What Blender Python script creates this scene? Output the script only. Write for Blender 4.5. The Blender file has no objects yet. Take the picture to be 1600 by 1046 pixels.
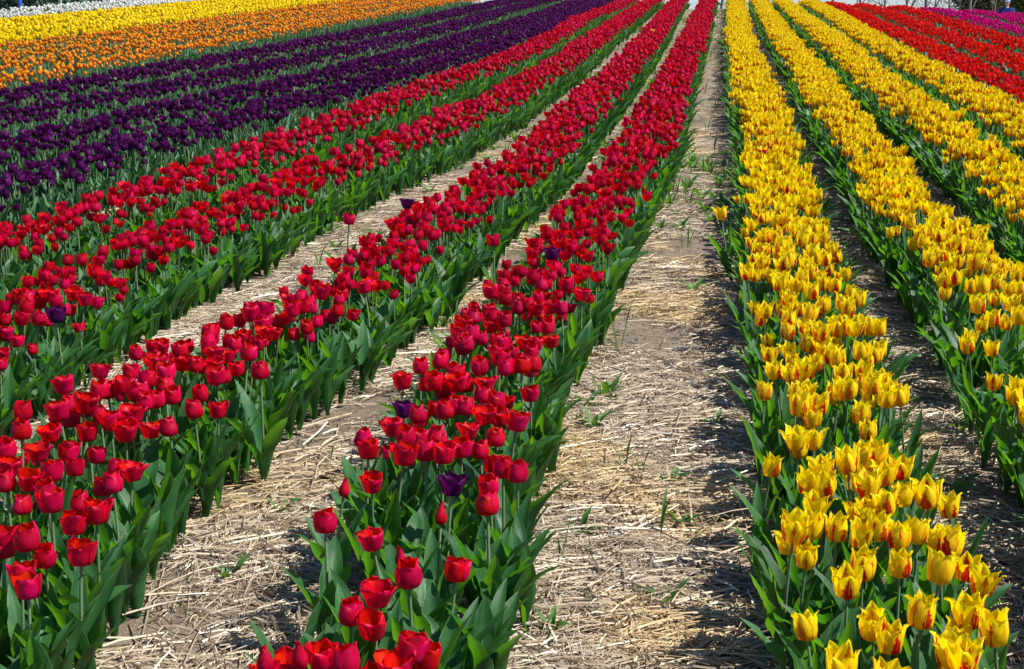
import bpy, math, random
import numpy as np
from mathutils import Matrix, Vector, noise

rnd = random.Random(7)
R = math.radians
scene = bpy.context.scene
C = scene.collection
PI = math.pi

# ------------------------------------------------------------------ camera
F, CXP, CYP = 2300.0, 800.0, 523.0            # focal length in pixels of the 1600 px photograph
PITCH, YAW, EYE = math.atan(483 / F), R(7.91), 1.39
SLOPE = 0.047                                 # the field climbs gently away from the camera
cam = bpy.data.objects.new('camera', bpy.data.cameras.new('camera'))
C.objects.link(cam)
cam.location = (0, 0, EYE)
cam.rotation_euler = (PI / 2 - PITCH, 0, YAW)
cam.data.sensor_width = 36
cam.data.lens = F / 1600 * 36
cam.data.clip_start = 0.05
cam.data.clip_end = 6000
scene.camera = cam

# ------------------------------------------------------------------ light
SUN_EL, SUN_AZ = R(54), R(100)                # azimuth clockwise from +Y (along the rows)
world = bpy.data.worlds.new('World')
scene.world = world
world.use_nodes = True
wn = world.node_tree
bg = wn.nodes['Background']
sky = wn.nodes.new('ShaderNodeTexSky')
sky.sky_type = 'NISHITA'
sky.sun_disc = False
sky.sun_elevation = SUN_EL
sky.sun_rotation = SUN_AZ
sky.air_density = 1.0
sky.dust_density = 0.15
sky.ozone_density = 2.5
tint = wn.nodes.new('ShaderNodeMix')
tint.data_type = 'RGBA'
tint.blend_type = 'MULTIPLY'
tint.inputs[0].default_value = 1.0
tint.inputs[7].default_value = (0.82, 0.98, 1.32, 1)
wn.links.new(sky.outputs[0], tint.inputs[6])
wn.links.new(tint.outputs[2], bg.inputs['Color'])
bg.inputs['Strength'].default_value = 0.062
sd = bpy.data.lights.new('sun', 'SUN')
sd.energy = 5.0
sd.angle = R(0.5)
sd.color = (1.0, 0.965, 0.90)
sun = bpy.data.objects.new('sun', sd)
C.objects.link(sun)
to_sun = Vector((math.sin(SUN_AZ) * math.cos(SUN_EL), math.cos(SUN_AZ) * math.cos(SUN_EL), math.sin(SUN_EL)))
sun.rotation_euler = to_sun.to_track_quat('Z', 'Y').to_euler()
sun.location = (10, -5, 20)
scene.view_settings.view_transform = 'Standard'
scene.view_settings.look = 'None'
scene.view_settings.gamma = 1
scene.view_settings.use_curve_mapping = False
scene.view_settings.exposure = 0.80
try:
    scene.cycles.max_bounces = 8
    scene.cycles.transparent_max_bounces = 4
    scene.cycles.sample_clamp_indirect = 6
except Exception:
    pass

# ------------------------------------------------------------------ picture geometry
ROT = cam.rotation_euler.to_matrix()
RI = ROT.transposed()


def unproject(px, py, h):
    """the point of the sloping field, h above its surface, that this pixel of the photograph shows"""
    d = ROT @ Vector(((px - CXP) / F, (CYP - py) / F, -1.0))
    t = (h - EYE) / (d.z - SLOPE * d.y)
    return Vector((d.x * t, d.y * t, EYE + d.z * t))


def project(x, y, z):
    v = RI @ Vector((x, y, z - EYE))
    if v.z > -0.05:
        return None
    return CXP + F * v.x / -v.z, CYP - F * v.y / -v.z, -v.z


def crest(x):
    if x <= 0.6:
        return 36.0
    return max(22.5, 36.0 - (x - 0.6) * 2.1)


def ground_z(x, y, rough=True):
    yc = crest(x)
    if y < yc:
        z = SLOPE * y
    else:
        k = y - yc
        w = 5.0
        drop = 0.022
        z = SLOPE * yc + (SLOPE * k - (SLOPE + drop) * k * k / (2 * w) if k < w else (SLOPE * w - (SLOPE + drop) * w / 2 - drop * min(k - w, 75)))
    if rough and y < 45:
        z += 0.010 * noise.noise(Vector((x * 2.1, y * 2.1, 0))) + 0.006 * noise.noise(Vector((x * 7, y * 7, 3)))
    return z


# ------------------------------------------------------------------ materials
def new_mat(name):
    m = bpy.data.materials.new(name)
    m.use_nodes = True
    nt = m.node_tree
    nt.nodes.clear()
    return m, nt, nt.nodes, nt.links


class G:
    """small helper for node graphs"""

    def __init__(s, name):
        s.m, s.nt, s.n, s.l = new_mat(name)
        s.out = s.n.new('ShaderNodeOutputMaterial')

    def put(s, sock, v):
        if hasattr(v, 'is_output') or isinstance(v, bpy.types.NodeSocket):
            s.l.new(v, sock)
        elif isinstance(v, (tuple, list)) and len(v) == 3 and sock.type == 'RGBA':
            sock.default_value = (*v, 1)
        else:
            sock.default_value = v

    def mix(s, fac, a, b, mode='MIX'):
        x = s.n.new('ShaderNodeMix')
        x.data_type = 'RGBA'
        x.blend_type = mode
        s.put(x.inputs[0], fac)
        s.put(x.inputs[6], a)
        s.put(x.inputs[7], b)
        return x.outputs[2]

    def math(s, op, a, b=0.0, clamp=False):
        x = s.n.new('ShaderNodeMath')
        x.operation = op
        x.use_clamp = clamp
        s.put(x.inputs[0], a)
        s.put(x.inputs[1], b)
        return x.outputs[0]

    def remap(s, v, a, b, c=0.0, d=1.0, smooth=False):
        x = s.n.new('ShaderNodeMapRange')
        if smooth:
            x.interpolation_type = 'SMOOTHSTEP'
        s.put(x.inputs[0], v)
        for i, q in enumerate((a, b, c, d)):
            s.put(x.inputs[i + 1], q)
        return x.outputs[0]

    def noise(s, vec, scale, detail=2.0, rough=0.5):
        x = s.n.new('ShaderNodeTexNoise')
        if vec is not None:
            s.put(x.inputs['Vector'], vec)
        x.inputs['Scale'].default_value = scale
        x.inputs['Detail'].default_value = detail
        x.inputs['Roughness'].default_value = rough
        return x.outputs[0]

    def coords(s, which='Object'):
        return s.n.new('ShaderNodeTexCoord').outputs[which]

    def geo(s, which):
        return s.n.new('ShaderNodeNewGeometry').outputs[which]

    def rand(s):
        return s.n.new('ShaderNodeObjectInfo').outputs['Random']

    def uv(s):
        a = s.n.new('ShaderNodeUVMap')
        x = s.n.new('ShaderNodeSeparateXYZ')
        s.l.new(a.outputs[0], x.inputs[0])
        return a.outputs[0], x.outputs[0], x.outputs[1]

    def tone(s):
        a = s.n.new('ShaderNodeAttribute')
        a.attribute_name = 'tone'
        return a.outputs['Fac']

    def vec(s, x, y, z=0.0):
        c = s.n.new('ShaderNodeCombineXYZ')
        for i, q in enumerate((x, y, z)):
            s.put(c.inputs[i], q)
        return c.outputs[0]

    def bump(s, h, strength, dist=0.01):
        b = s.n.new('ShaderNodeBump')
        b.inputs['Strength'].default_value = strength
        b.inputs['Distance'].default_value = dist
        s.put(b.inputs['Height'], h)
        return b.outputs[0]

    def finish(s, col, rough=0.6, spec=0.4, bump=None, trans=None, amount=0.0, coat=None):
        p = s.n.new('ShaderNodeBsdfPrincipled')
        s.put(p.inputs['Base Color'], col)
        s.put(p.inputs['Roughness'], rough)
        p.inputs['Specular IOR Level'].default_value = spec
        if bump is not None:
            s.put(p.inputs['Normal'], bump)
        res = p.outputs[0]
        if trans is not None:
            t = s.n.new('ShaderNodeBsdfTranslucent')
            s.put(t.inputs['Color'], trans)
            if bump is not None:
                s.put(t.inputs['Normal'], bump)
            mx = s.n.new('ShaderNodeMixShader')
            s.put(mx.inputs[0], amount)
            s.l.new(res, mx.inputs[1])
            s.l.new(t.outputs[0], mx.inputs[2])
            res = mx.outputs[0]
        s.l.new(res, s.out.inputs['Surface'])
        return s.m


def petal_mat(name, outer, outer2, inner, throat, trans, vary=0.12, amount=0.38, flame=None, rim=None):
    g = G(name)
    uvv, u, v = g.uv()
    uc = g.math('ABSOLUTE', g.math('SUBTRACT', u, 0.5))
    centre = g.remap(uc, 0.05, 0.42, 1.0, 0.0, True)
    streak = g.noise(g.vec(g.math('MULTIPLY', u, 26.0), g.math('MULTIPLY', v, 1.6), g.math('MULTIPLY', g.rand(), 30.0)), 1.0, 3.0)
    tn = g.tone()
    oc = g.mix(g.math('MULTIPLY', centre, g.remap(streak, 0.3, 0.7)), outer, outer2)
    oc = g.mix(g.remap(tn, 0.0, 1.0, 0.0, 0.75), oc, outer2)
    if name == 'red_petal':
        oc = g.mix(g.remap(g.math('FRACT', g.math('MULTIPLY', g.rand(), 13.7)), 0.45, 1.0, 0.0, 0.75), oc, (0.52, 0.001, 0.085))  # magenta sheen put into the colour, by a random share per tulip
    if rim is not None:
        oc = g.mix(g.remap(uc, 0.28, 0.48, 0.0, 0.9, True), oc, rim)
        oc = g.mix(g.remap(v, 0.72, 1.0, 0.0, 0.8, True), oc, rim)
    base = g.mix(g.geo('Backfacing'), oc, inner) if inner is not None else oc
    low = g.remap(v, 0.0, 0.16, 1.0, 0.0, True)
    base = g.mix(low, base, throat)
    tr = trans
    if flame is not None:
        per = g.math('MULTIPLY', g.rand(), 47.0)
        wob = g.noise(g.vec(g.math('MULTIPLY', u, 5.0), g.math('MULTIPLY', v, 9.0), per), 1.0, 3.0, 0.6)
        reach = g.remap(g.noise(g.vec(per, 2.0, g.math('MULTIPLY', u, 1.5)), 1.0), 0.35, 0.65, 0.66, 1.05)
        width = g.math('MULTIPLY', g.remap(v, 0.04, 0.30, 0.35, 1.0, True), g.math('SUBTRACT', reach, v))
        width = g.math('ADD', g.math('MULTIPLY', width, 0.44), g.math('MULTIPLY', g.math('SUBTRACT', wob, 0.56), 0.42))
        f1 = g.remap(g.math('SUBTRACT', width, uc), -0.015, 0.03)
        f2 = g.remap(streak, 0.30, 0.42)
        per2 = g.remap(g.noise(g.vec(per, 9.0, 1.0), 1.3), 0.34, 0.5, 0.35, 1.0)
        fl = g.math('MULTIPLY', g.math('MULTIPLY', f1, f2), per2)
        fl = g.math('MULTIPLY', fl, g.remap(v, 0.03, 0.14))
        base = g.mix(fl, base, flame)
        tr = g.mix(fl, trans, (0.55, 0.02, 0.0))
    hs = g.n.new('ShaderNodeHueSaturation')
    g.put(hs.inputs['Color'], base)
    g.put(hs.inputs['Value'], g.math('MULTIPLY', g.remap(g.rand(), 0, 1, 1 - vary, 1 + vary), g.remap(tn, 0, 1, 0.78, 1.10)))
    g.put(hs.inputs['Hue'], g.remap(g.math('FRACT', g.math('MULTIPLY', g.rand(), 7.3)), 0, 1, 0.494, 0.506))
    bmp = g.bump(streak, 0.25, 0.003)
    return g.finish(hs.outputs[0], 0.45, 0.20, bmp, tr, amount)


M = {}
M['red'] = petal_mat('red_petal', (0.48, 0.001, 0.008), (0.50, 0.001, 0.046), (0.58, 0.002, 0.002), (0.42, 0.02, 0.04), (0.90, 0.001, 0.003), 0.20, 0.36)  # magenta second outer tone: sun sheen put into the petal colour
M['flame'] = petal_mat('flamed_yellow_petal', (0.94, 0.76, 0.008), (0.92, 0.66, 0.006), (0.94, 0.76, 0.010), (0.84, 0.55, 0.06), (1.0, 0.78, 0.0), 0.05, 0.44, flame=(0.58, 0.014, 0.004))
M['purple'] = petal_mat('purple_petal', (0.056, 0.002, 0.050), (0.082, 0.002, 0.078), (0.062, 0.002, 0.048), (0.09, 0.02, 0.08), (0.22, 0.0, 0.15), 0.25, 0.30)
M['orange'] = petal_mat('orange_petal', (0.66, 0.17, 0.006), (0.42, 0.05, 0.008), (0.95, 0.46, 0.005), (0.60, 0.22, 0.02), (1.0, 0.48, 0.0), 0.2, 0.36, rim=(0.96, 0.55, 0.006))
M['yellow'] = petal_mat('yellow_petal', (0.88, 0.66, 0.004), (0.88, 0.70, 0.01), (0.88, 0.66, 0.003), (0.8, 0.7, 0.1), (0.98, 0.70, 0.0), 0.06, 0.36)
M['white'] = petal_mat('white_petal', (0.80, 0.80, 0.76), (0.78, 0.80, 0.72), (0.82, 0.82, 0.76), (0.6, 0.7, 0.3), (0.8, 0.8, 0.66), 0.06, 0.35)
M['scarlet'] = petal_mat('scarlet_petal', (0.70, 0.010, 0.004), (0.68, 0.008, 0.010), (0.75, 0.015, 0.002), (0.6, 0.1, 0.02), (0.95, 0.015, 0.0), 0.12, 0.36)
M['pink'] = petal_mat('magenta_petal', (0.62, 0.004, 0.19), (0.60, 0.006, 0.22), (0.62, 0.004, 0.16), (0.6, 0.2, 0.3), (0.85, 0.0, 0.22), 0.12, 0.36)
M['budgreen'] = petal_mat('closed_bud', (0.10, 0.07, 0.08), (0.16, 0.05, 0.09), (0.2, 0.05, 0.06), (0.10, 0.2, 0.06), (0.2, 0.1, 0.05), 0.1, 0.15)


def leaf_mat(name, a, b, tr, tr2, amount=0.30):
    g = G(name)
    uvv, u, v = g.uv()
    uc = g.math('ABSOLUTE', g.math('SUBTRACT', u, 0.5))
    veins = g.noise(g.vec(g.math('MULTIPLY', u, 34.0), g.math('MULTIPLY', v, 1.2), g.math('MULTIPLY', g.rand(), 20.0)), 1.0, 2.0)
    blot = g.noise(g.vec(g.math('MULTIPLY', u, 2.0), g.math('MULTIPLY', v, 5.0), g.math('MULTIPLY', g.rand(), 60.0)), 1.0, 3.0)
    c = g.mix(g.remap(blot, 0.35, 0.65), a, b)
    c = g.mix(g.remap(g.tone(), 0.5, 1.0, 0.0, 0.6), c, (0.035, 0.125, 0.030))
    c = g.mix(g.remap(veins, 0.3, 0.7, 0.0, 0.22), c, (0.06, 0.15, 0.08))
    c = g.mix(g.remap(uc, 0.46, 0.5, 0.0, 0.7), c, (0.22, 0.30, 0.14))  # pale rim: edge highlights put into the leaf colour
    c = g.mix(g.remap(uc, 0.02, 0.0, 0.0, 0.35), c, (0.16, 0.25, 0.10))
    hs = g.n.new('ShaderNodeHueSaturation')
    g.put(hs.inputs['Color'], c)
    g.put(hs.inputs['Value'], g.remap(g.rand(), 0, 1, 0.7, 1.3))
    t = g.mix(g.tone(), tr, tr2)
    t = g.mix(g.remap(veins, 0.3, 0.7, 0.0, 0.4), t, (0.05, 0.14, 0.01))
    return g.finish(hs.outputs[0], g.remap(blot, 0.3, 0.7, 0.32, 0.50), 0.38, g.bump(veins, 0.35, 0.003), t, amount)


M['leaf'] = leaf_mat('tulip_leaf', (0.013, 0.082, 0.028), (0.036, 0.135, 0.026), (0.20, 0.52, 0.006), (0.09, 0.36, 0.010), 0.42)
M['leaf_purple'] = leaf_mat('glaucous_leaf', (0.018, 0.092, 0.045), (0.034, 0.125, 0.04), (0.08, 0.26, 0.04), (0.07, 0.24, 0.05), 0.28)
M['weed'] = leaf_mat('weed_leaf', (0.05, 0.14, 0.02), (0.07, 0.17, 0.03), (0.16, 0.38, 0.02), (0.20, 0.36, 0.03), 0.35)
g = G('tulip_stem')
M['stem'] = g.finish(g.mix(g.rand(), (0.10, 0.19, 0.07), (0.17, 0.24, 0.11)), 0.45, 0.4, None, (0.15, 0.35, 0.05), 0.12)
g = G('stamen')
M['stamen'] = g.finish((0.60, 0.52, 0.14), 0.7, 0.2)

g = G('straw')
att = g.n.new('ShaderNodeAttribute')
att.attribute_name = 'tone'
pos = g.geo('Position')
patch = g.noise(pos, 1.7, 3.0)
c = g.mix(att.outputs['Fac'], (0.15, 0.108, 0.068), (0.57, 0.465, 0.325))
c = g.mix(g.remap(att.outputs['Fac'], 0.82, 1.0), c, (0.72, 0.65, 0.53))
c = g.mix(g.remap(patch, 0.52, 0.68, 0.0, 0.55), c, (0.55, 0.38, 0.15))
M['straw'] = g.finish(c, 0.5, 0.4, None, (0.6, 0.5, 0.3), 0.08)

g = G('soil')
pos = g.geo('Position')
big = g.noise(pos, 1.1, 4.0)
med = g.noise(pos, 14.0, 6.0, 0.65)
fine = g.noise(pos, 95.0, 5.0, 0.7)
c = g.mix(g.remap(big, 0.35, 0.65), (0.150, 0.112, 0.080), (0.235, 0.185, 0.138))
c = g.mix(g.remap(med, 0.3, 0.7), (0.10, 0.073, 0.05), c)
c = g.mix(g.remap(fine, 0.3, 0.75, 0.0, 0.55), c, (0.34, 0.28, 0.215))
# trampled straw crumbs pressed into the soil, too fine to model
st = g.n.new('ShaderNodeTexNoise')
vr = g.n.new('ShaderNodeMapping')
g.put(vr.inputs['Vector'], pos)
vr.inputs['Scale'].default_value = (70, 170, 70)
vr.inputs['Rotation'].default_value = (0, 0, 0.5)
g.l.new(vr.outputs[0], st.inputs['Vector'])
st.inputs['Scale'].default_value = 1.0
st.inputs['Detail'].default_value = 3
c = g.mix(g.remap(st.outputs[0], 0.56, 0.66, 0.0, 0.4), c, (0.46, 0.375, 0.26))
bm_ = g.bump(g.math('ADD', med, g.math('MULTIPLY', fine, 0.5)), 0.9, 0.03)
M['soil'] = g.finish(c, 0.9, 0.15, bm_)
g = G('clod')
pos = g.geo('Position')
c = g.mix(g.noise(pos, 60.0, 4.0), (0.15, 0.11, 0.078), (0.33, 0.265, 0.20))
M['clod'] = g.finish(c, 0.95, 0.1, g.bump(g.noise(pos, 160.0, 4.0), 0.8, 0.01))


def flat(name, a, b, scale=3.0, rough=0.7, spec=0.3, bump=0.3):
    g = G(name)
    p = g.coords('Object')
    nz = g.noise(p, scale, 4.0, 0.6)
    return g.finish(g.mix(g.remap(nz, 0.3, 0.7), a, b), rough, spec, g.bump(nz, bump, 0.02))


M['bark'] = flat('bark', (0.10, 0.085, 0.07), (0.20, 0.17, 0.14), 2.0, 0.9)
M['twig'] = flat('twig', (0.16, 0.14, 0.125), (0.24, 0.21, 0.18), 2.0, 0.9)
M['needles'] = flat('evergreen_foliage', (0.020, 0.050, 0.030), (0.035, 0.075, 0.035), 1.5, 0.8)
M['bushleaf'] = flat('spring_foliage', (0.09, 0.12, 0.03), (0.16, 0.19, 0.05), 1.5, 0.8)
M['olive'] = flat('olive_foliage', (0.05, 0.06, 0.03), (0.10, 0.10, 0.05), 1.5, 0.8)
M['jacket'] = flat('blue_jacket', (0.010, 0.018, 0.13), (0.014, 0.028, 0.20), 8.0, 0.8)
M['trousers'] = flat('dark_trousers', (0.02, 0.022, 0.03), (0.03, 0.033, 0.05), 8.0, 0.85)
M['cap'] = flat('light_blue_cap', (0.18, 0.34, 0.70), (0.22, 0.40, 0.78), 8.0, 0.8)
M['skin'] = flat('skin', (0.50, 0.30, 0.21), (0.55, 0.34, 0.25), 5.0, 0.6)
M['hair'] = flat('dark_hair', (0.03, 0.02, 0.015), (0.05, 0.035, 0.025), 20.0, 0.6)
M['eye'] = flat('eye_dark', (0.02, 0.015, 0.01), (0.03, 0.02, 0.015), 20.0, 0.3)
M['blue_paint'] = flat('blue_plastic', (0.01, 0.06, 0.42), (0.015, 0.09, 0.5), 1.0, 0.4)
M['grey_wood'] = flat('weathered_wood', (0.25, 0.25, 0.24), (0.36, 0.36, 0.34), 12.0, 0.85)
M['scrap'] = flat('white_scrap', (0.72, 0.71, 0.69), (0.82, 0.81, 0.80), 30.0, 0.5)


# ------------------------------------------------------------------ mesh helpers
class Acc:
    """collects vertices, faces, uvs, material indices of one mesh"""

    def __init__(s):
        s.v, s.f, s.uv, s.mi, s.tone, s.n = [], [], [], [], [], 0

    def grid(s, P, U, mi=0, wrap=False, tone=0.5):  # tone: one value per piece
        nv, nu = P.shape[:2]
        a = s.n
        s.v.append(P.reshape(-1, 3))
        s.uv.append(U.reshape(-1, 2))
        s.tone.append(np.full(nv * nu, tone))
        cols = nu if wrap else nu - 1
        for i in range(nv - 1):
            for j in range(cols):
                j2 = (j + 1) % nu
                s.f.append((a + i * nu + j, a + i * nu + j2, a + (i + 1) * nu + j2, a + (i + 1) * nu + j))
                s.mi.append(mi)
        s.n += nv * nu

    def add(s, verts, faces, mi=0, tone=0.5):
        a = s.n
        verts = np.array(verts, float)
        s.v.append(verts)
        s.uv.append(np.full((len(verts), 2), 0.5))
        s.tone.append(np.full(len(verts), tone))
        for f in faces:
            s.f.append(tuple(a + i for i in f))
            s.mi.append(mi)
        s.n += len(verts)

    def merge(s, o, mi=None):
        a = s.n
        s.v += o.v
        s.uv += o.uv
        s.tone += o.tone
        s.f += [tuple(a + i for i in f) for f in o.f]
        s.mi += o.mi if mi is None else [mi] * len(o.mi)
        s.n += o.n

    def mesh(s, name, mats, smooth=True, tone=False):
        me = bpy.data.meshes.new(name)
        V = np.concatenate(s.v)
        me.from_pydata(V.tolist(), [], s.f)
        UV = np.concatenate(s.uv)
        ul = me.uv_layers.new(name='UVMap')
        idx = np.empty(len(me.loops), int)
        me.loops.foreach_get('vertex_index', idx)
        ul.data.foreach_set('uv', UV[idx].ravel())
        if True:
            at = me.attributes.new('tone', 'FLOAT', 'POINT')
            at.data.foreach_set('value', np.concatenate(s.tone))
        for m in mats:
            me.materials.append(m)
        me.polygons.foreach_set('material_index', s.mi)
        me.polygons.foreach_set('use_smooth', [smooth] * len(s.f))
        me.update()
        return me


def tube(path, radii, n=6, tone=0.5, cap=True):
    """a tube along a path of points"""
    path = np.array(path, float)
    k = len(path)
    if not hasattr(radii, '__len__'):
        radii = [radii] * k
    P = np.zeros((k, n, 3))
    U = np.zeros((k, n, 2))
    ref = np.array((0.31, 0.95, 0.08))
    for i in range(k):
        t = path[min(i + 1, k - 1)] - path[max(i - 1, 0)]
        t /= (np.linalg.norm(t) + 1e-9)
        a = np.cross(t, ref)
        if np.linalg.norm(a) < 0.05:
            a = np.cross(t, (1, 0, 0))
        a /= np.linalg.norm(a)
        b = np.cross(t, a)
        for j in range(n):
            q = 2 * PI * j / n
            P[i, j] = path[i] + radii[i] * (math.cos(q) * a + math.sin(q) * b)
            U[i, j] = (j / n, i / (k - 1))
    ac = Acc()
    ac.grid(P, U, wrap=True, tone=tone)
    if cap:
        ac.f.append(tuple(range((k - 1) * n, k * n)))
        ac.mi.append(0)
        ac.f.append(tuple(reversed(range(n))))
        ac.mi.append(0)
    return ac


PROFILE_V = [0, .06, .2, .42, .65, .85, 1]


def petal(rg, phi, H, Rr, tip, wmax, pointed, layer, nv, nu, curl=0.0, fringe=0.0):
    """one cupped petal; phi round the stem, tip = radius at the tip relative to the belly"""
    rp = [.10, .48, .86, 1.0, .5 * (1.0 + tip) * .99, tip * .98 if not curl else tip * .9, tip + curl]
    zp = [0, .02, .13, .40, .66, .86, 1.0 - .12 * max(0, tip - .9) - .10 * curl]
    vs = np.linspace(0, 1, nv)
    vs = vs ** 0.9
    us = np.linspace(-1, 1, nu)
    P = np.zeros((nv, nu, 3))
    U = np.zeros((nv, nu, 2))
    ph = rg.uniform(0, 6)
    hgt = H * rg.uniform(.88, 1.07)
    for i, v in enumerate(vs):
        r0 = np.interp(v, PROFILE_V, rp) * Rr * layer
        z = np.interp(v, PROFILE_V, zp) * hgt
        if pointed:
            w = np.interp(v, [0, .15, .42, .62, .85, 1], [.28, .60, 1, .78, .36, .02])
        else:
            w = np.interp(v, [0, .15, .5, .72, .88, .96, 1], [.28, .66, 1, .94, .62, .30, .05])
        w *= wmax
        for j, u in enumerate(us):
            a = phi + u * w / max(r0, Rr * .45)
            rr = r0 * (1 - .10 * u * u * (1 if v > .2 else 0)) - .02 * Rr * math.exp(-(u * 5) ** 2)
            rr += Rr * .05 * v * math.sin(4 * u + ph) + fringe * rg.uniform(-1, 1) * v
            zz = z + H * (.03 * v * math.sin(3 * u + ph * 2)) - H * .02 * v * math.exp(-(u * 4) ** 2)
            zz += fringe * rg.uniform(-1, 1) * v
            P[i, j] = (rr * math.cos(a), rr * math.sin(a), zz)
            U[i, j] = (u * .5 + .5, v)
    ac = Acc()
    ac.grid(P, U, tone=rg.random())
    return ac


def xform(ac, M4):
    A = np.array(M4)
    ac.v = [v @ A[:3, :3].T + A[:3, 3] for v in ac.v]
    return ac


def leaf(rg, L, W, phi, th0, th1, nv, nu, fold=.5, wave=.006, twist=0.0, z0=0.01):
    """a tulip leaf: clasps the stem, rises at th0 from the vertical and ends at th1"""
    P = np.zeros((nv, nu, 3))
    U = np.zeros((nv, nu, 2))
    x, z = .004, z0
    ph = rg.uniform(0, 6)
    wn_ = rg.uniform(1.6, 3.0)
    side = 0.0
    for i in range(nv):
        v = i / (nv - 1)
        th = th0 + (th1 - th0) * v ** 1.8
        if i:
            x += L / (nv - 1) * math.sin(th)
            z += L / (nv - 1) * math.cos(th)
            side += twist * L / (nv - 1) * v
        w = W * np.interp(v, [0, .12, .35, .55, .8, .93, 1], [.38, .55, .96, 1, .62, .28, .01])
        fo = fold * (1 - .75 * v) + .15
        for j in range(nu):
            u = -1 + 2 * j / (nu - 1)
            lat = u * w * math.cos(fo * abs(u))
            up = abs(u) ** 1.5 * w * math.sin(fo) + wave * u * u * math.sin(2 * PI * wn_ * v + ph + (1.7 if u > 0 else 0)) * math.sin(PI * min(1, v * 1.1))
            tw = twist * 1.6 * v
            lat, up = lat * math.cos(tw) - up * math.sin(tw), lat * math.sin(tw) + up * math.cos(tw)
            # normal of the leaf's inner face leans back towards the stem
            px = x - up * math.cos(th)
            pz = z + up * math.sin(th)
            py = lat + side
            P[i, j] = (px * math.cos(phi) - py * math.sin(phi), px * math.sin(phi) + py * math.cos(phi), pz)
            U[i, j] = (u * .5 + .5, v)
    ac = Acc()
    ac.grid(P, U, tone=rg.random())
    return ac


# per kind: belly radius, head height, petal half width, pointed, tip range, curl, stem height of the head's centre
SPEC = {
    'red': dict(R=.0238, H=.0455, w=.0250, pointed=False, tips=(.68, .88, 1.02, 1.22, 1.45, .78, .95, 1.12), curl=0.0, mat='red', hz=.285, leafmat='leaf', lw=.034),
    'flame': dict(R=.0240, H=.060, w=.0255, pointed=True, tips=(.92, 1.0, 1.12, 1.25, 1.4, .95, 1.05, 1.18), curl=.22, mat='flame', hz=.295, leafmat='leaf', lw=.026),
    'purple': dict(R=.0240, H=.047, w=.0250, pointed=False, tips=(.72, .85, 1.0, 1.2, 1.4), curl=0.0, mat='purple', hz=.29, leafmat='leaf_purple', lw=.020),
    'orange': dict(R=.0235, H=.042, w=.0245, pointed=False, tips=(.55, .65, .75, .9), curl=0.0, mat='orange', hz=.29, leafmat='leaf_purple', lw=.020),
    'yellow': dict(R=.0255, H=.058, w=.026, pointed=False, tips=(.7, .85, 1.0, 1.1), curl=0.0, mat='yellow', hz=.29, leafmat='leaf', lw=.022),
    'white': dict(R=.0250, H=.050, w=.026, pointed=False, tips=(.7, .85, 1.0), curl=0.0, mat='white', hz=.29, leafmat='leaf', lw=.022),
    'scarlet': dict(R=.0255, H=.048, w=.026, pointed=False, tips=(.8, 1.0, 1.2, 1.4), curl=.1, mat='scarlet', hz=.29, leafmat='leaf_purple', lw=.022),
    'pink': dict(R=.0245, H=.048, w=.025, pointed=False, tips=(.7, .85, 1.0), curl=.1, mat='pink', hz=.29, leafmat='leaf_purple', lw=.022),
}
NEAR, MID, LOW = 0, 1, 2
RES = {NEAR: dict(pv=8, pu=7, lv=12, lu=5, sn=6, sk=6), MID: dict(pv=5, pu=4, lv=7, lu=3, sn=4, sk=3), LOW: dict(pv=4, pu=3, lv=4, lu=3, sn=3, sk=2)}


def make_leaves(rg, n, lw, q, scale=1.0):
    out = []
    a0 = rg.uniform(0, 6.28)
    for i in range(n):
        L = rg.uniform(.19, .275) * scale * (1 - .06 * i)
        W = lw * .80 * rg.uniform(.75, 1.25) * (1 - .10 * i)
        if rg.random() < .55:
            th0, th1 = R(rg.uniform(4, 14)), R(rg.uniform(14, 40))
        else:
            th0, th1 = R(rg.uniform(12, 24)), R(rg.uniform(34, 74))
        out.append(leaf(rg, L, W, a0 + i * 2.4 + rg.uniform(-.4, .4), th0, th1, q['lv'], q['lu'], rg.uniform(.35, .8), rg.uniform(.004, .010), rg.uniform(-.5, .5), .005 + .012 * i))
    return out


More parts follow.
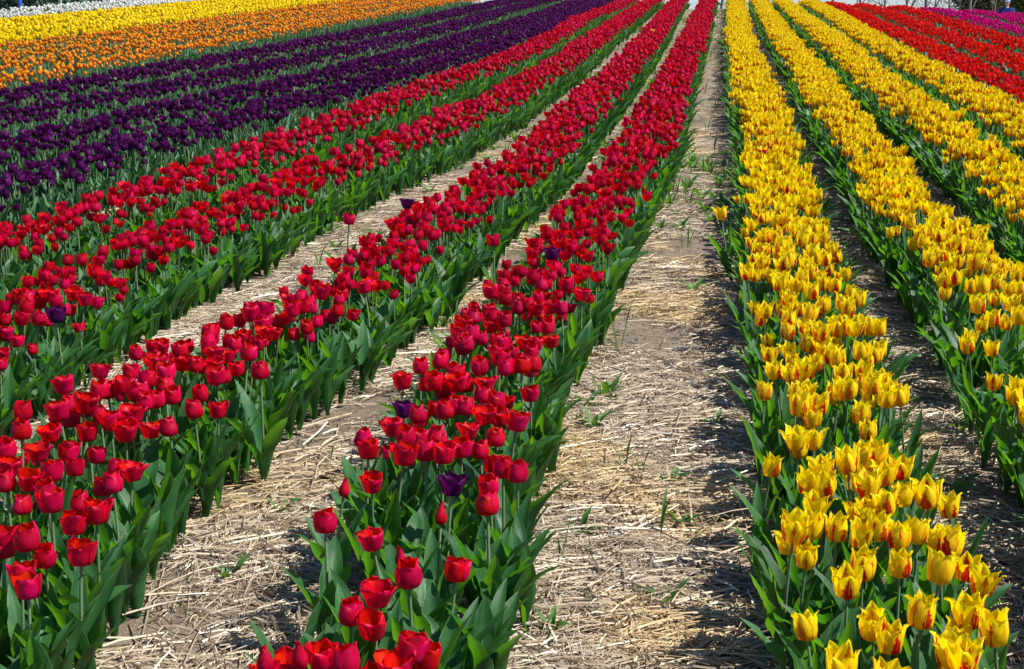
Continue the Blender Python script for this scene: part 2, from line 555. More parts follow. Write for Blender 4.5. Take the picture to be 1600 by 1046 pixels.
def make_tulip(kind, seed, lod, state='open'):
    """a complete tulip as a list of (part name, Acc, material)"""
    sp = SPEC[kind]
    q = RES[lod]
    rg = random.Random(seed * 31 + sum(map(ord, kind)))
    tip = sp['tips'][seed % len(sp['tips'])]
    hz = sp['hz']
    H, Rr, w = sp['H'], sp['R'], sp['w']
    if state == 'bud':
        H, Rr, w, tip = H * .95, Rr * .55, w * .62, .35
    lean = rg.uniform(0, .035)
    la = rg.uniform(0, 6.28)
    top = np.array((lean * math.cos(la), lean * math.sin(la), hz - H * .45))
    mid = np.array((lean * .1 * math.cos(la), lean * .1 * math.sin(la) + rg.uniform(-.008, .008), hz * .5))
    ts = np.linspace(0, 1, q['sk'])
    path = [(1 - t) ** 2 * np.array((0, 0, -.03)) + 2 * t * (1 - t) * mid + t * t * top for t in ts]
    parts = [('stem', tube(path, [.0036 - .0008 * t for t in ts], q['sn'], cap=False), 'stem')]
    d = Vector(top - mid).normalized()
    tilt = Vector((0, 0, 1)).rotation_difference((d + Vector((0, 0, .5 + rg.uniform(-.45, .1)))).normalized()).to_matrix().to_4x4()
    Mx = Matrix.Translation(Vector(top)) @ tilt
    ph0 = rg.uniform(0, 6.28)
    pointed = sp['pointed']
    for ring in (0, 1):
        for k in range(3):
            tt = tip * rg.uniform(.93, 1.08) + (.04 if ring == 0 else -.03)
            if tip > 1.0 and rg.random() < .25:
                tt += .25
            p = petal(rg, ph0 + (k * 2 + ring) * PI / 3 + rg.uniform(-.08, .08), H * (1.0 if ring == 0 else 1.03), Rr, tt, w, pointed, 1.0 if ring == 0 else .90, q['pv'], q['pu'], sp['curl'] * (.4 + .9 * rg.random()) if state != 'bud' else 0, .0012 if lod == NEAR else .0025 if kind == 'purple' else 0)
            parts.append(('petal', xform(p, Mx), sp['mat'] if state != 'greenbud' else 'budgreen'))
    if lod == NEAR and tip > .95 and state != 'bud':
        s = Acc()
        s.merge(tube([(0, 0, 0), (0, 0, H * .42)], [.0032, .0038], 6))
        for k in range(6):
            a = k * PI / 3 + .3
            s.merge(tube([(.003 * math.cos(a), .003 * math.sin(a), 0), (.008 * math.cos(a), .008 * math.sin(a), H * .4)], [.0008, .0016], 4))
        parts.append(('stamens', xform(s, Mx), 'stamen'))
    nl = 3 if lod != LOW else 2
    for l in make_leaves(rg, nl, sp['lw'], q):
        parts.append(('leaf', l, sp['leafmat']))
    return parts, top


def make_leafy(kind, seed, lod):
    rg = random.Random(seed * 17 + 5)
    sp = SPEC[kind]
    return [('leaf', l, sp['leafmat']) for l in make_leaves(rg, 4, sp['lw'] * 1.1, RES[lod], rg.uniform(.85, 1.05))], np.array((0, 0, .2))


def part_meshes(parts, split):
    """meshes of a tulip's parts; the petals joined into one flower head unless split"""
    out = []
    if not split:
        head = Acc()
        hm = None
        rest = []
        for n, a, m in parts:
            if n in ('petal',):
                head.merge(a, 0)
                hm = m
            elif n == 'stamens':
                continue
            else:
                rest.append((n, a, m))
        parts = ([('flower_head', head, hm)] if hm else []) + rest
    for n, a, m in parts:
        out.append((n, a.mesh(n, [M[m]])))
    return out


def joined_mesh(parts, name):
    mats, ac = [], Acc()
    for n, a, m in parts:
        if m not in mats:
            mats.append(m)
        ac.merge(a, mats.index(m))
    return ac.mesh(name, [M[m] for m in mats])


# ------------------------------------------------------------------ object helpers
def tag(o, label=None, cat=None, group=None, kind=None):
    if label:
        o['label'] = label
    if cat:
        o['category'] = cat
    if group:
        o['group'] = group
    if kind:
        o['kind'] = kind
    return o


def obj(name, me, parent=None, loc=None):
    o = bpy.data.objects.new(name, me)
    C.objects.link(o)
    if parent:
        o.parent = parent
    if loc is not None:
        o.location = loc
    return o


def empty(name, loc):
    o = bpy.data.objects.new(name, None)
    o.empty_display_size = .05
    C.objects.link(o)
    o.location = loc
    return o


def scatter(name, meshes, pts):
    """ONE object of 'stuff': pts = (x, y, z, rx, ry, rz, s, variant); the variants' geometry is set on the points"""
    if not pts:
        return None
    A = np.array(pts, float)
    me = bpy.data.meshes.new(name)
    me.vertices.add(len(A))
    me.vertices.foreach_set('co', A[:, :3].ravel())
    at = me.attributes.new('rot', 'FLOAT_VECTOR', 'POINT')
    at.data.foreach_set('vector', A[:, 3:6].ravel())
    at = me.attributes.new('siz', 'FLOAT', 'POINT')
    at.data.foreach_set('value', A[:, 6])
    at = me.attributes.new('var', 'INT', 'POINT')
    at.data.foreach_set('value', (A[:, 7].astype(int) % len(meshes)))
    o = obj(name, me)
    o['kind'] = 'stuff'
    ng = bpy.data.node_groups.new(name, 'GeometryNodeTree')
    ng.interface.new_socket('Geometry', in_out='INPUT', socket_type='NodeSocketGeometry')
    ng.interface.new_socket('Geometry', in_out='OUTPUT', socket_type='NodeSocketGeometry')
    N, L = ng.nodes, ng.links
    gi, go = N.new('NodeGroupInput'), N.new('NodeGroupOutput')
    m2p = N.new('GeometryNodeMeshToPoints')
    L.new(gi.outputs[0], m2p.inputs['Mesh'])
    iop = N.new('GeometryNodeInstanceOnPoints')
    L.new(m2p.outputs[0], iop.inputs['Points'])
    join = N.new('GeometryNodeJoinGeometry')
    for k, src in enumerate(meshes):
        so = bpy.data.objects.new('%s_variant' % name, src)
        oi = N.new('GeometryNodeObjectInfo')
        oi.inputs['Object'].default_value = so
        oi.inputs['As Instance'].default_value = False
        g2i = N.new('GeometryNodeGeometryToInstance')
        L.new(oi.outputs['Geometry'], g2i.inputs[0])
        L.new(g2i.outputs[0], join.inputs[0])
    L.new(join.outputs[0], iop.inputs['Instance'])
    iop.inputs['Pick Instance'].default_value = True

    def named(nm, dt):
        a = N.new('GeometryNodeInputNamedAttribute')
        a.data_type = dt
        a.inputs['Name'].default_value = nm
        return a.outputs['Attribute']
    L.new(named('var', 'INT'), iop.inputs['Instance Index'])
    L.new(named('siz', 'FLOAT'), iop.inputs['Scale'])
    e2r = N.new('FunctionNodeEulerToRotation')
    L.new(named('rot', 'FLOAT_VECTOR'), e2r.inputs[0])
    L.new(e2r.outputs[0], iop.inputs['Rotation'])
    L.new(iop.outputs[0], go.inputs[0])
    md = o.modifiers.new('scatter', 'NODES')
    md.node_group = ng
    return o


# ------------------------------------------------------------------ the ground
def build_ground():
    ys = [-12, -6, -2, 0, 1.0]
    y = 1.2
    while y < 12:
        ys.append(y)
        y += .055 + .006 * max(0, y - 3)
    while y < 48:
        ys.append(y)
        y += .25
    while y < 130:
        ys.append(y)
        y += 2.0
    ys += [200, 400, 1000, 3500]
    xs = [-3500, -1000, -300, -120, -60, -40, -30, -24]
    x = -20.0
    while x < -3:
        xs.append(x)
        x += .35
    while x < 3:
        xs.append(x)
        x += .055
    while x < 12:
        xs.append(x)
        x += .35
    xs += [16, 22, 30, 50, 100, 300, 1000, 3500]
    nx = len(xs)
    V, Fc = [], []
    for y in ys:
        for x in xs:
            V.append((x, y, ground_z(x, y)))
    for i in range(len(ys) - 1):
        for j in range(nx - 1):
            Fc.append((i * nx + j, i * nx + j + 1, (i + 1) * nx + j + 1, (i + 1) * nx + j))
    a = Acc()
    a.add(V, Fc)
    o = obj('ground', a.mesh('ground', [M['soil']]))
    o['kind'] = 'structure'


build_ground()

# ------------------------------------------------------------------ the rows, along the middle of their flowers in the photograph
HH = .29


def polyline(pts, far=None):
    P = [unproject(x, y, HH) for x, y in pts]
    P.sort(key=lambda p: p.y)
    return [(p.x, p.y) for p in P]


def radial(r, ys):
    return [(1130 + r * (y + 75), y) for y in ys]


ROWS = []


def row(key, kind, pts, width, density, desc, manual=None, ymin=1.7, ymax=None, xshift=0):
    P = polyline(pts)
    # go on past both ends
    (x0, y0), (x1, y1) = P[0], P[min(2, len(P) - 1)]
    sl = (x1 - x0) / max(y1 - y0, .2)
    if y0 > ymin:
        P.insert(0, (x0 + sl * (ymin - y0), ymin))
    (x0, y0), (x1, y1) = P[max(0, len(P) - 4)], P[-1]
    sl = (x1 - x0) / max(y1 - y0, .2)
    ymx = ymax or crest(x1) + 4
    if y1 < ymx:
        P.append((x1 + sl * (ymx - y1), ymx))
    ROWS.append(dict(key=key, kind=kind, P=P, xs=[p[0] for p in P], ys=[p[1] for p in P], w=width * (1.04 if kind == 'purple' else .76 if key == 'Y2' else .82), dens=density * {'flame': 1.25, 'purple': 1.2, 'orange': .95, 'red': 1.35}.get(kind, 1.12), desc=desc, manual=manual, ymax=ymx))


row('R1', 'red', [(1102, 10), (1080, 60), (1064, 100), (1038, 150), (1015, 200), (984, 250), (936, 300), (908, 345), (860, 400), (804, 480), (753, 560), (700, 660), (672, 760), (632, 850), (598, 940), (545, 1020), (515, 1080)], .43, 110, 'red row beside the broad path', (565, 1050))
row('R2', 'red', [(1058, 0), (1012, 60), (978, 95), (930, 142), (887, 183), (845, 225), (800, 255), (735, 300), (665, 345), (597, 400), (450, 480), (300, 560), (180, 640), (80, 730), (-40, 850)], .44, 110, 'second red row from the broad path', (548, 1050))
row('R3', 'red', [(1016, 0), (979, 24), (927, 57), (886, 89), (845, 110), (776, 150), (703, 182), (622, 214), (541, 242), (350, 325), (200, 390), (75, 448), (-60, 520), (-200, 600)], .46, 100, 'third red row from the broad path')
row('R4', 'red', [(959, 8), (906, 28), (866, 53), (825, 73), (776, 93), (703, 118), (622, 146), (549, 174), (400, 232), (275, 282), (175, 312), (50, 355), (-120, 420)], .44, 100, 'red row next to the purple rows')
row('P1', 'purple', [(939, 0), (906, 16), (825, 49), (743, 79), (662, 102), (581, 124), (500, 146), (390, 175), (312, 196), (187, 225), (109, 252), (0, 285), (-160, 335)], .46, 100, 'purple row next to the red rows')
row('P2', 'purple', [(906, 0), (866, 16), (784, 41), (703, 65), (622, 86), (500, 116), (344, 150), (200, 183), (62, 212), (-150, 262)], .50, 95, 'second purple row from the red ones')
row('P3', 'purple', [(845, 0), (784, 16), (703, 40), (622, 58), (500, 84), (250, 135), (0, 180), (-160, 212)], .46, 95, 'third purple row from the red ones')
row('P4', 'purple', [(784, 2), (703, 20), (622, 38), (500, 62), (250, 106), (0, 149), (-160, 177)], .50, 95, 'purple row next to the orange rows')
for i, r_ in enumerate((-5.72, -6.35, -6.98, -7.6)):
    row('O%d' % i, 'orange', radial(r_, (0, 40, 80, 120)), .58, 78, ['orange row next to the purple rows', 'second orange row from the purple ones', 'third orange row from the purple ones', 'orange row next to the yellow rows'][i])
for i, r_ in enumerate((-8.25, -8.95, -9.65, -10.4)):
    row('L%d' % i, 'yellow', radial(r_, (-10, 20, 50)), .72, 85, ['yellow row next to the orange rows', 'second yellow row from the orange ones', 'third yellow row from the orange ones', 'yellow row next to the white rows'][i])
for i, r_ in enumerate((-11.3, -12.3)):
    row('W%d' % i, 'white', radial(r_, (-10, 10, 30)), .78, 60, ['white row next to the yellow rows', 'outermost white row'][i])
row('Y1', 'flame', [(1150, 0), (1156, 50), (1170, 100), (1187, 150), (1201, 195), (1216, 250), (1231, 350), (1262, 450), (1285, 520), (1297, 600), (1325, 700), (1362, 800), (1392, 900), (1418, 1000), (1434, 1060)], .42, 120, 'yellow row beside the broad path', (415, 1050))
row('Y2', 'flame', [(1186, 0), (1213, 40), (1240, 75), (1262, 100), (1296, 150), (1331, 195), (1376, 250), (1412, 300), (1455, 350), (1508, 400), (1590, 500), (1670, 600)], .42, 120, 'second yellow row from the broad path', (405, 600))
row('Y3', 'flame', [(1229, 5), (1268, 37), (1304, 60), (1348, 100), (1415, 150), (1465, 185), (1490, 204), (1570, 260), (1700, 360)], .42, 115, 'third yellow row from the broad path')
row('Y4', 'flame', [(1268, 3), (1305, 22), (1365, 60), (1440, 100), (1545, 155), (1610, 195), (1720, 260)], .44, 110, 'yellow row next to the scarlet rows')
for i, r_ in enumerate((2.2, 2.72, 3.26)):
    row('S%d' % i, 'scarlet', radial(r_, (5, 40, 100, 150)), .42, 95, ['scarlet row next to the yellow rows', 'middle scarlet row', 'scarlet row next to the magenta rows'][i])
for i, r_ in enumerate((3.78, 4.35, 4.95, 5.6)):
    row('M%d' % i, 'pink', radial(r_, (10, 20, 60)), .44, 90, ['magenta row next to the scarlet rows', 'second magenta row from the scarlet ones', 'third magenta row from the scarlet ones', 'outermost magenta row'][i])


def row_x(rw, y):
    return float(np.interp(y, rw['ys'], rw['xs']))


PX = {}
PX['R1'] = [(536,767,'b'),(581,760),(508,817),(584,849),(627,870,'b'),(706,762,'P'),(688,807,'g'),(764,763),(762,788),(809,741),(639,898),(712,892),(589,932),(548,959),(584,979),(416,1031,'b'),(470,1026,'g'),(503,1031),(540,1033),(447,1044),(641,1018),(666,1030),(620,1045),
 (657,575),(709,582),(686,566),(750,574),(791,575),(816,572),(833,572),(629,597),(630,640,'P'),(679,596),(694,610),(730,602),(758,602),(776,627),(829,617),(727,635),(654,646),(679,638),(697,640),(758,649),(806,661),(567,685),(575,706),(615,667),(635,682),(658,682),(683,682),(665,711),(630,718),(732,675),(721,701),(751,706),(775,686),(769,728)]
PX['R2'] = [(.4839 * a, 540 + .4839 * b) for a, b in [(210,133),(320,78),(440,25),(490,45),(320,150),(350,150),(400,135),(420,85),(475,110),(535,135),(540,90),(585,60),(630,65),(585,15),(690,30),(730,40),(800,25),(765,80),(840,80),(700,105),(650,158),(628,208),(703,212),(470,180),(505,175),(270,195),(195,225),(235,240),(165,298),(75,225),(70,285),(285,290),(360,250),(405,282),(487,275),(548,268),(20,345),(20,405),(125,355),(215,350),(310,358),(165,405),(240,400),(95,437),(375,400),(365,440),(425,410),(150,475),(165,500),(70,520),(330,450),(255,505),(310,530),(237,565),(260,665),(90,620),(145,675),(70,740),(90,785),(10,620),(10,650),(20,450)]]
PX['Y1'] = [(1140 + .3307 * a, 700 + .3307 * b) for a, b in [(195,85),(325,10),(565,60),(630,30),(695,30),(370,150),(450,160),(440,85),(590,150),(660,170),(630,90),(730,120),(810,95),(820,215),(940,220),(1045,265),(400,275),(390,365),(300,390),(610,300),(650,310),(505,380),(700,390),(800,430),(890,400),(615,420),(280,450),(360,515),(555,660),(630,570),(805,570),(995,440),(1050,450),(990,580),(1110,580),(1190,650),(905,785),(370,865),(680,850),(760,925),(1135,780),(1260,860),(1060,890),(1050,990),(1100,1000),(530,1040),(745,270)]]
PX['Y1'] += [(1150 + .2868 * a, 400 + .2868 * b) for a, b in [(65,90),(145,35),(190,110),(245,60),(330,165),(410,90),(500,80),(600,105),(235,155),(415,195),(475,160),(540,170),(620,205),(610,290),(160,300),(250,290),(330,290),(400,310),(285,410),(375,385),(460,410),(545,380),(590,390),(640,390),(690,370),(740,400),(780,400),(180,540),(215,620),(390,480),(480,490),(440,580),(300,640),(370,630),(540,480),(555,560),(680,515),(790,510),(155,735),(375,740),(565,740),(590,640),(740,700),(800,690),(840,740),(815,780),(900,770),(345,830),(420,900),(680,880),(725,970),(330,1010),(420,1010)]]
PX['Y2'] = [(1150 + .2868 * a, 400 + .2868 * b) for a, b in [(1050,20),(1090,10),(1160,10),(1290,50),(1390,75),(1460,60),(1540,80),(1135,155),(1190,125),(1280,175),(1345,165),(1410,150),(1490,190),(1550,190),(1320,270),(1410,240),(1500,260),(1545,330),(1405,350),(1270,490)]]
STRAY = [('purple', 636, 317, 'R2', 'dark purple tulip rising alone above the left edge of the second red row'),
         ('purple', 863, 400, 'R1', 'dark purple tulip half hidden inside the red row beside the broad path'),
         ('purple', 88, 493, 'R3', 'dark purple tulip low on the near flank of the third red row'),
         ('flame', 1020, 50, 'R2', 'single yellow tulip standing far up among the red ones'),
         ('red', 1190, 240, 'Y1', 'single dark red tulip standing among the flamed yellow ones'),
         ('red', 771, 376, 'R1', 'lone red tulip sticking out on the path side of its row, tall stem'),
         ('red', 545, 346, 'R2', 'lone red tulip out on the straw, left of the second red row'),
         ('flame', 1143, 333, 'Y1', 'drooping faded yellow tulip hanging out over the shaded path edge')]

# every plant: kind, state, x, y, head height, yaw, row, seed, across (-1..1), extra label
plants = []


def add_plant(kind, state, x, y, hz, rw, seed=None, across=None, label=None, tilt=(0, 0)):
    if across is None:
        across = (x - row_x(rw, y)) / (rw['w'] / 2)
    plants.append(dict(kind=kind, state=state, x=x, y=y, hz=hz, rw=rw, seed=rnd.randrange(10000) if seed is None else seed, a=across, label=label, tilt=tilt, yaw=rnd.uniform(0, 6.28)))


def in_view(x, y, z, mx=260, my=200):
    q = project(x, y, z)
    return q is not None and -mx < q[0] < 1600 + mx and -my < q[1] < 1046 + my * 1.2


RW = {r['key']: r for r in ROWS}
for key, lst in PX.items():
    for it in lst:
        hz = .29 + rnd.uniform(-.03, .03)
        p = unproject(it[0], it[1], hz)
        st = it[2] if len(it) > 2 else 'open'
        kind = RW[key]['kind']
        lab = None
        state = {'open': 'open', 'b': 'bud', 'g': 'greenbud', 'P': 'open'}[st]
        if st == 'P':
            kind = 'purple'
            lab = 'lone purple tulip at the near end of the first red row, fully visible' if it[1] > 700 else 'lone purple tulip half hidden on the left edge of the first red row'
        if st == 'g':
            lab = 'narrow closed greenish purple bud low among the leaves of the first red row' if it[1] < 900 else 'narrow closed bud at the very near end of the first red row'
        add_plant(kind, state, p.x, p.y, hz, RW[key], label=lab)
for kind, px, py, key, lab in STRAY:
    p = unproject(px, py, .31)
    add_plant(kind, 'open', p.x, p.y, .31, RW[key], label=lab)

leafy = []
for rw in ROWS:
    sp = SPEC[rw['kind']]
    far = 14 if rw['kind'] in ('red', 'flame', 'purple') else 0
    step = 1 / math.sqrt(rw['dens'] * 1.4)
    y = 1.7
    y0 = rw['ys'][0]
    while y < rw['ymax']:
        n = max(1, round(rw['w'] / step))
        for k in range(n):
            u = ((k + rnd.uniform(-.1, 1.1)) / n * 2 - 1)
            yy = y + rnd.uniform(-1.2, 1.2) * step
            cx = row_x(rw, yy)
            wob = .035 * noise.noise(Vector((yy * .9, cx, 7)))
            gap = noise.noise(Vector((yy * 3.1, u * 1.3, cx)))
            if abs(u) > .80 and gap > .22:
                continue
            if gap < -.62:
                continue
            x = cx + wob + u * rw['w'] / 2 * (1 + .15 * noise.noise(Vector((yy * 1.7, 3, cx))))
            hz = sp['hz'] * rnd.uniform(.84, 1.10) - .035 * u * u
            gz = ground_z(x, yy, False)
            if not in_view(x, yy, gz + hz):
                continue
            q = project(x, yy, gz + hz)
            if rw['manual'] and rw['manual'][0] < q[1] < rw['manual'][1] and rnd.random() > (.30 if q[1] < 640 else .22 if q[1] < 760 and rw['kind'] == 'red' else 0):
                continue
            add_plant(rw['kind'], 'bud' if rnd.random() < .02 else 'open', x, yy, hz, rw, across=u)
        y += step
    # plants without a flower: they close the green flanks of the rows
    y = 1.7
    while y < min(rw['ymax'], 16):
        for k in range(3):
            u = rnd.uniform(-.95, .95)
            if k == 0:
                u = rnd.choice((-1, 1)) * rnd.uniform(.80, 1.02)
            cx = row_x(rw, y)
            x, yy = cx + u * rw['w'] / 2, y + rnd.uniform(-.05, .05)
            gz = ground_z(x, yy, False)
            if in_view(x, yy, gz + .2, 200, 120):
                leafy.append(dict(kind=rw['kind'], x=x, y=yy, rw=rw, a=u, seed=rnd.randrange(1000), yaw=rnd.uniform(0, 6.28)))
            if k == 0 and rw['kind'] == 'red' and y < 6.5 and (rw['key'] != 'R1' or rnd.random() < .25):
                # the flank that leans out to the sun
                x = cx + rw['w'] / 2 * rnd.uniform(.95, 1.25)
                leafy.append(dict(kind='red', x=x, y=yy, rw=rw, a=1.1, seed=rnd.randrange(1000), yaw=rnd.uniform(0, 6.28)))
        y += .085

# ------------------------------------------------------------------ tulips as things: the 300 of a kind that show largest
WORDS1 = 'first second third fourth fifth sixth seventh eighth ninth tenth eleventh twelfth thirteenth fourteenth fifteenth sixteenth seventeenth eighteenth nineteenth'.split()
TENS = 'x x twenty thirty forty fifty sixty seventy eighty ninety'.split()
TENTH = 'x x twentieth thirtieth fortieth fiftieth sixtieth seventieth eightieth ninetieth'.split()


def ordinal(n):
    if n < 20:
        return WORDS1[n - 1]
    if n < 100:
        return TENTH[n // 10] if n % 10 == 0 else TENS[n // 10] + '-' + WORDS1[n % 10 - 1]
    return 'hundred-and-' + ordinal(n - 100) if n > 100 else 'hundredth'


COLOUR = {'red': 'deep red', 'flame': 'flamed yellow', 'purple': 'dark purple', 'orange': 'orange', 'yellow': 'plain yellow', 'white': 'white', 'scarlet': 'scarlet', 'pink': 'magenta'}
NAME = {'red': 'red_tulip', 'flame': 'flamed_tulip', 'purple': 'purple_tulip', 'orange': 'orange_tulip', 'yellow': 'yellow_tulip', 'white': 'white_tulip', 'scarlet': 'scarlet_tulip', 'pink': 'magenta_tulip'}
GROUP = {k: '%s tulips in the field' % COLOUR[k] for k in COLOUR}

NVAR = {NEAR: 16, MID: 10, LOW: 8}
cache = {}


def variant(kind, seed, lod, state, split):
    s = seed % (NVAR[lod] if state == 'open' else 2)
    key = (kind, s, lod, state, split)
    if key not in cache:
        parts, top = make_tulip(kind, s, lod, state)
        cache[key] = (part_meshes(parts, split), top)
    return cache[key]


for p in plants:
    p['gz'] = ground_z(p['x'], p['y'], False)
    q = project(p['x'], p['y'], p['gz'] + p['hz'])
    p['q'] = q
    p['vis'] = q is not None and -6 < q[0] < 1606 and -4 < q[1] < 1052

rank = {}
for rw in ROWS:
    mine = sorted([p for p in plants if p['rw'] is rw and p['vis'] and not p['label'] and p['kind'] == rw['kind']], key=lambda p: p['y'])
    for side, lo, hi in (('left edge', -9, -.34), ('middle', -.34, .34), ('right edge', .34, 9)):
        for i, p in enumerate([p for p in mine if lo <= p['a'] < hi]):
            p['rank'], p['side'] = i + 1, side


def look(p):
    if p['state'] == 'bud':
        return 'closed-bud'
    t = SPEC[p['kind']]['tips']
    lod_n = NVAR[NEAR] if p['q'][2] < 8 else NVAR[MID]
    v = t[(p['seed'] % lod_n) % len(t)]
    return 'half-closed' if v < .75 else 'cupped' if v < 1.03 else 'wide-open'


things = 0
individual = set()
for kind in SPEC:
    mine = sorted([p for p in plants if p['kind'] == kind and p['vis']], key=lambda p: p['q'][2])
    keep = mine[:300] + [p for p in mine[300:] if p['label']]
    for n, p in enumerate(keep):
        individual.add(id(p))
        dist = p['q'][2]
        lod = NEAR if dist < 8 else MID if dist < 18 else LOW
        split = lod == NEAR and n < 170
        st = 'bud' if p['state'] in ('bud', 'greenbud') else 'open'
        meshes, top = variant(kind, p['seed'], lod, st, split)
        s = p['hz'] / SPEC[kind]['hz']
        c, sn = math.cos(p['yaw']), math.sin(p['yaw'])
        ox, oy = (c * top[0] - sn * top[1]) * s, (sn * top[0] + c * top[1]) * s
        gz = ground_z(p['x'], p['y'])
        if p['label']:
            lab = p['label']
        elif 'rank' in p:
            lab = '%s tulip %s from near end, %s of %s' % (look(p), ordinal(p['rank']), p['side'], p['rw']['desc'])
        else:
            lab = 'small %s tulip among hundreds alike in the %s far across the field' % (COLOUR[kind], p['rw']['desc'])
        small = dist > 11
        if small:
            # too small in the photograph to show its parts: one mesh
            key = ('one', kind, p['seed'] % NVAR[lod], lod)
            if key not in cache:
                parts, tp = make_tulip(kind, p['seed'] % NVAR[lod], lod)
                cache[key] = joined_mesh(parts, NAME[kind])
            root = obj(NAME[kind], cache[key])
        else:
            root = empty(NAME[kind], (0, 0, 0))
            for pn, me in meshes:
                obj(pn, me, root)
        root.location = (p['x'] - ox, p['y'] - oy, gz)
        root.rotation_euler = (0, 0, p['yaw'])
        if 'drooping' in (p['label'] or ''):
            root.rotation_euler = (0, R(-14), 0)
        root.scale = (s, s, s)
        tag(root, lab, 'tulip', GROUP[kind])
        things += 1

# near plants without a flower, as things
leafy.sort(key=lambda p: math.hypot(p['x'], p['y']))
lvar = {}
near_leafy = [p for p in leafy if p['kind'] in ('red', 'flame') and (lambda q: q and -30 < q[0] < 1630 and 0 < q[1] < 1100)(project(p['x'], p['y'], ground_z(p['x'], p['y'], False) + .2))][:290]
near_ids = {id(p) for p in near_leafy}
cnt = {}
for p in sorted(near_leafy, key=lambda p: p['y']):
    k = (p['kind'], p['seed'] % 14)
    if k not in lvar:
        lvar[k] = part_meshes(make_leafy(p['kind'], p['seed'] % 14, NEAR)[0], True)
    root = empty('leafy_plant', (p['x'], p['y'], ground_z(p['x'], p['y'])))
    root.rotation_euler = (0, 0, p['yaw'])
    for pn, me in lvar[k]:
        obj(pn, me, root)
    side = 'left edge' if p['a'] < -.34 else 'right edge' if p['a'] > .34 else 'middle'
    kk = (p['rw']['key'], side)
    cnt[kk] = cnt.get(kk, 0) + 1
    tag(root, 'leaf clump %s from near end, %s of %s' % (ordinal(cnt[kk]), side, p['rw']['desc']), 'plant', 'flowerless tulip plants in the rows')

# the rest of each kind: one object of stuff per kind and row colour
for kind in SPEC:
    ms, pts, offs = [], [], {}
    lods = [MID, LOW] if kind not in ('red', 'flame') else [NEAR, MID, LOW]
    base = {}
    for lod in lods:
        base[lod] = len(ms)
        n = 10 if lod == NEAR else 8
        for k in range(n):
            parts, top = make_tulip(kind, k, lod)
            parts = [q for q in parts if q[0] != 'stamens']
            ms.append(joined_mesh(parts, NAME[kind]))
    for p in plants:
        if p['kind'] != kind or id(p) in individual or p['q'] is None:
            continue
        d = p['q'][2]
        lod = NEAR if d < 8 else MID if d < 18 else LOW
        if lod not in base:
            lod = MID
        n = 10 if lod == NEAR else 8
        s = p['hz'] / SPEC[kind]['hz']
        pts.append((p['x'], p['y'], ground_z(p['x'], p['y']), rnd.uniform(-.05, .05), rnd.uniform(-.05, .05), p['yaw'], s, base[lod] + p['seed'] % n))
    o = scatter('more_%ss' % NAME[kind], ms, pts)
    if o:
        tag(o, '%s tulips growing close together farther up their rows' % COLOUR[kind], 'tulips')
for kind in ('red', 'flame', 'purple'):
    ms = [joined_mesh(make_leafy(kind, k, lod)[0], 'leafy_plant') for lod in (NEAR, MID) for k in range(8)]
    pts = [(p['x'], p['y'], ground_z(p['x'], p['y']), 0, 0, p['yaw'], rnd.uniform(.85, 1.05), (0 if p['y'] < 7 else 8) + p['seed'] % 8) for p in leafy if p['kind'] == kind and id(p) not in near_ids]
    o = scatter('%s_row_foliage' % NAME[kind], ms, pts)
    if o:
        tag(o, 'dense green leaves filling the flanks of the %s tulip rows' % COLOUR[kind], 'foliage')


# ------------------------------------------------------------------ straw on the paths
def row_gap(x, y):
    """distance to the nearest row's middle, in metres"""
    return min(abs(x - row_x(r, y)) for r in ROWS)


def straw_clump(rg, n, spread, nseg, fat=.68):
    ac = Acc()
    for k in range(n):
        L = rg.uniform(.03, .19) * (1.3 if rg.random() < .3 else .8)
        a = rg.gauss(0, .9) if rg.random() < .75 else rg.uniform(0, PI)
        cx, cy = rg.uniform(-spread, spread), rg.uniform(-spread, spread)
        z = abs(rg.gauss(0, .007)) + .002
        tl = rg.gauss(0, .07)
        bend = rg.gauss(0, .12)
        kink = rg.random() < .25
        pts = []
        for i in range(nseg):
            t = i / (nseg - 1) - .5
            aa = a + bend * t + (rg.uniform(-.5, .5) if kink and i == nseg // 2 else 0)
            pts.append((cx + math.cos(aa) * L * t, cy + math.sin(aa) * L * t, z + tl * L * t - .004 * (2 * t) ** 2))
        r = rg.uniform(.0007, .0021) * fat
        ac.merge(tube(pts, r, 3, tone=min(1, max(0, rg.gauss(.58, .25))), cap=False))
    return ac


rg = random.Random(5)
near_straw = [straw_clump(rg, 24, .07, 4).mesh('straw', [M['straw']], False, True) for _ in range(14)]
far_straw = [straw_clump(rg, 22, .13, 3, 1.15).mesh('straw', [M['straw']], False, True) for _ in range(10)]
pts = []
y = 1.6
while y < 41:
    dy = .045 if y < 6 else .08 if y < 12 else .16
    nearer = y < 9
    for x in np.arange(-4.6 if y > 4 else -3.0, 2.9 if y > 6 else 2.2, dy):
        xx, yy = x + rnd.uniform(-.5, .5) * dy, y + rnd.uniform(-.5, .5) * dy
        gp = row_gap(xx, yy)
        if gp < .12:
            continue
        dn = noise.noise(Vector((xx * 1.9, yy * 1.5, 11))) + .6 * noise.noise(Vector((xx * 5, yy * 5, 2)))
        # thinner in the wheel-worn patches, thin under the leaves
        prob = .58 + 1.55 * dn if gp > .2 else .42
        if yy < 3.0:
            prob -= .20
        if rnd.random() > prob:
            continue
        z = ground_z(xx, yy)
        if not in_view(xx, yy, z, 120, 80):
            continue
        dirn = noise.noise(Vector((xx * .8, yy * .8, 5))) * 2.2
        lift = max(0, dn) * .012
        pts.append((xx, yy, z + .001 + rnd.uniform(0, .008) + lift, rnd.gauss(0, .05), rnd.gauss(0, .05), dirn + rnd.gauss(0, .5) + (PI if rnd.random() < .5 else 0), rnd.uniform(.8, 1.15), rnd.randrange(14) if nearer else 14 + rnd.randrange(10)))
    y += dy
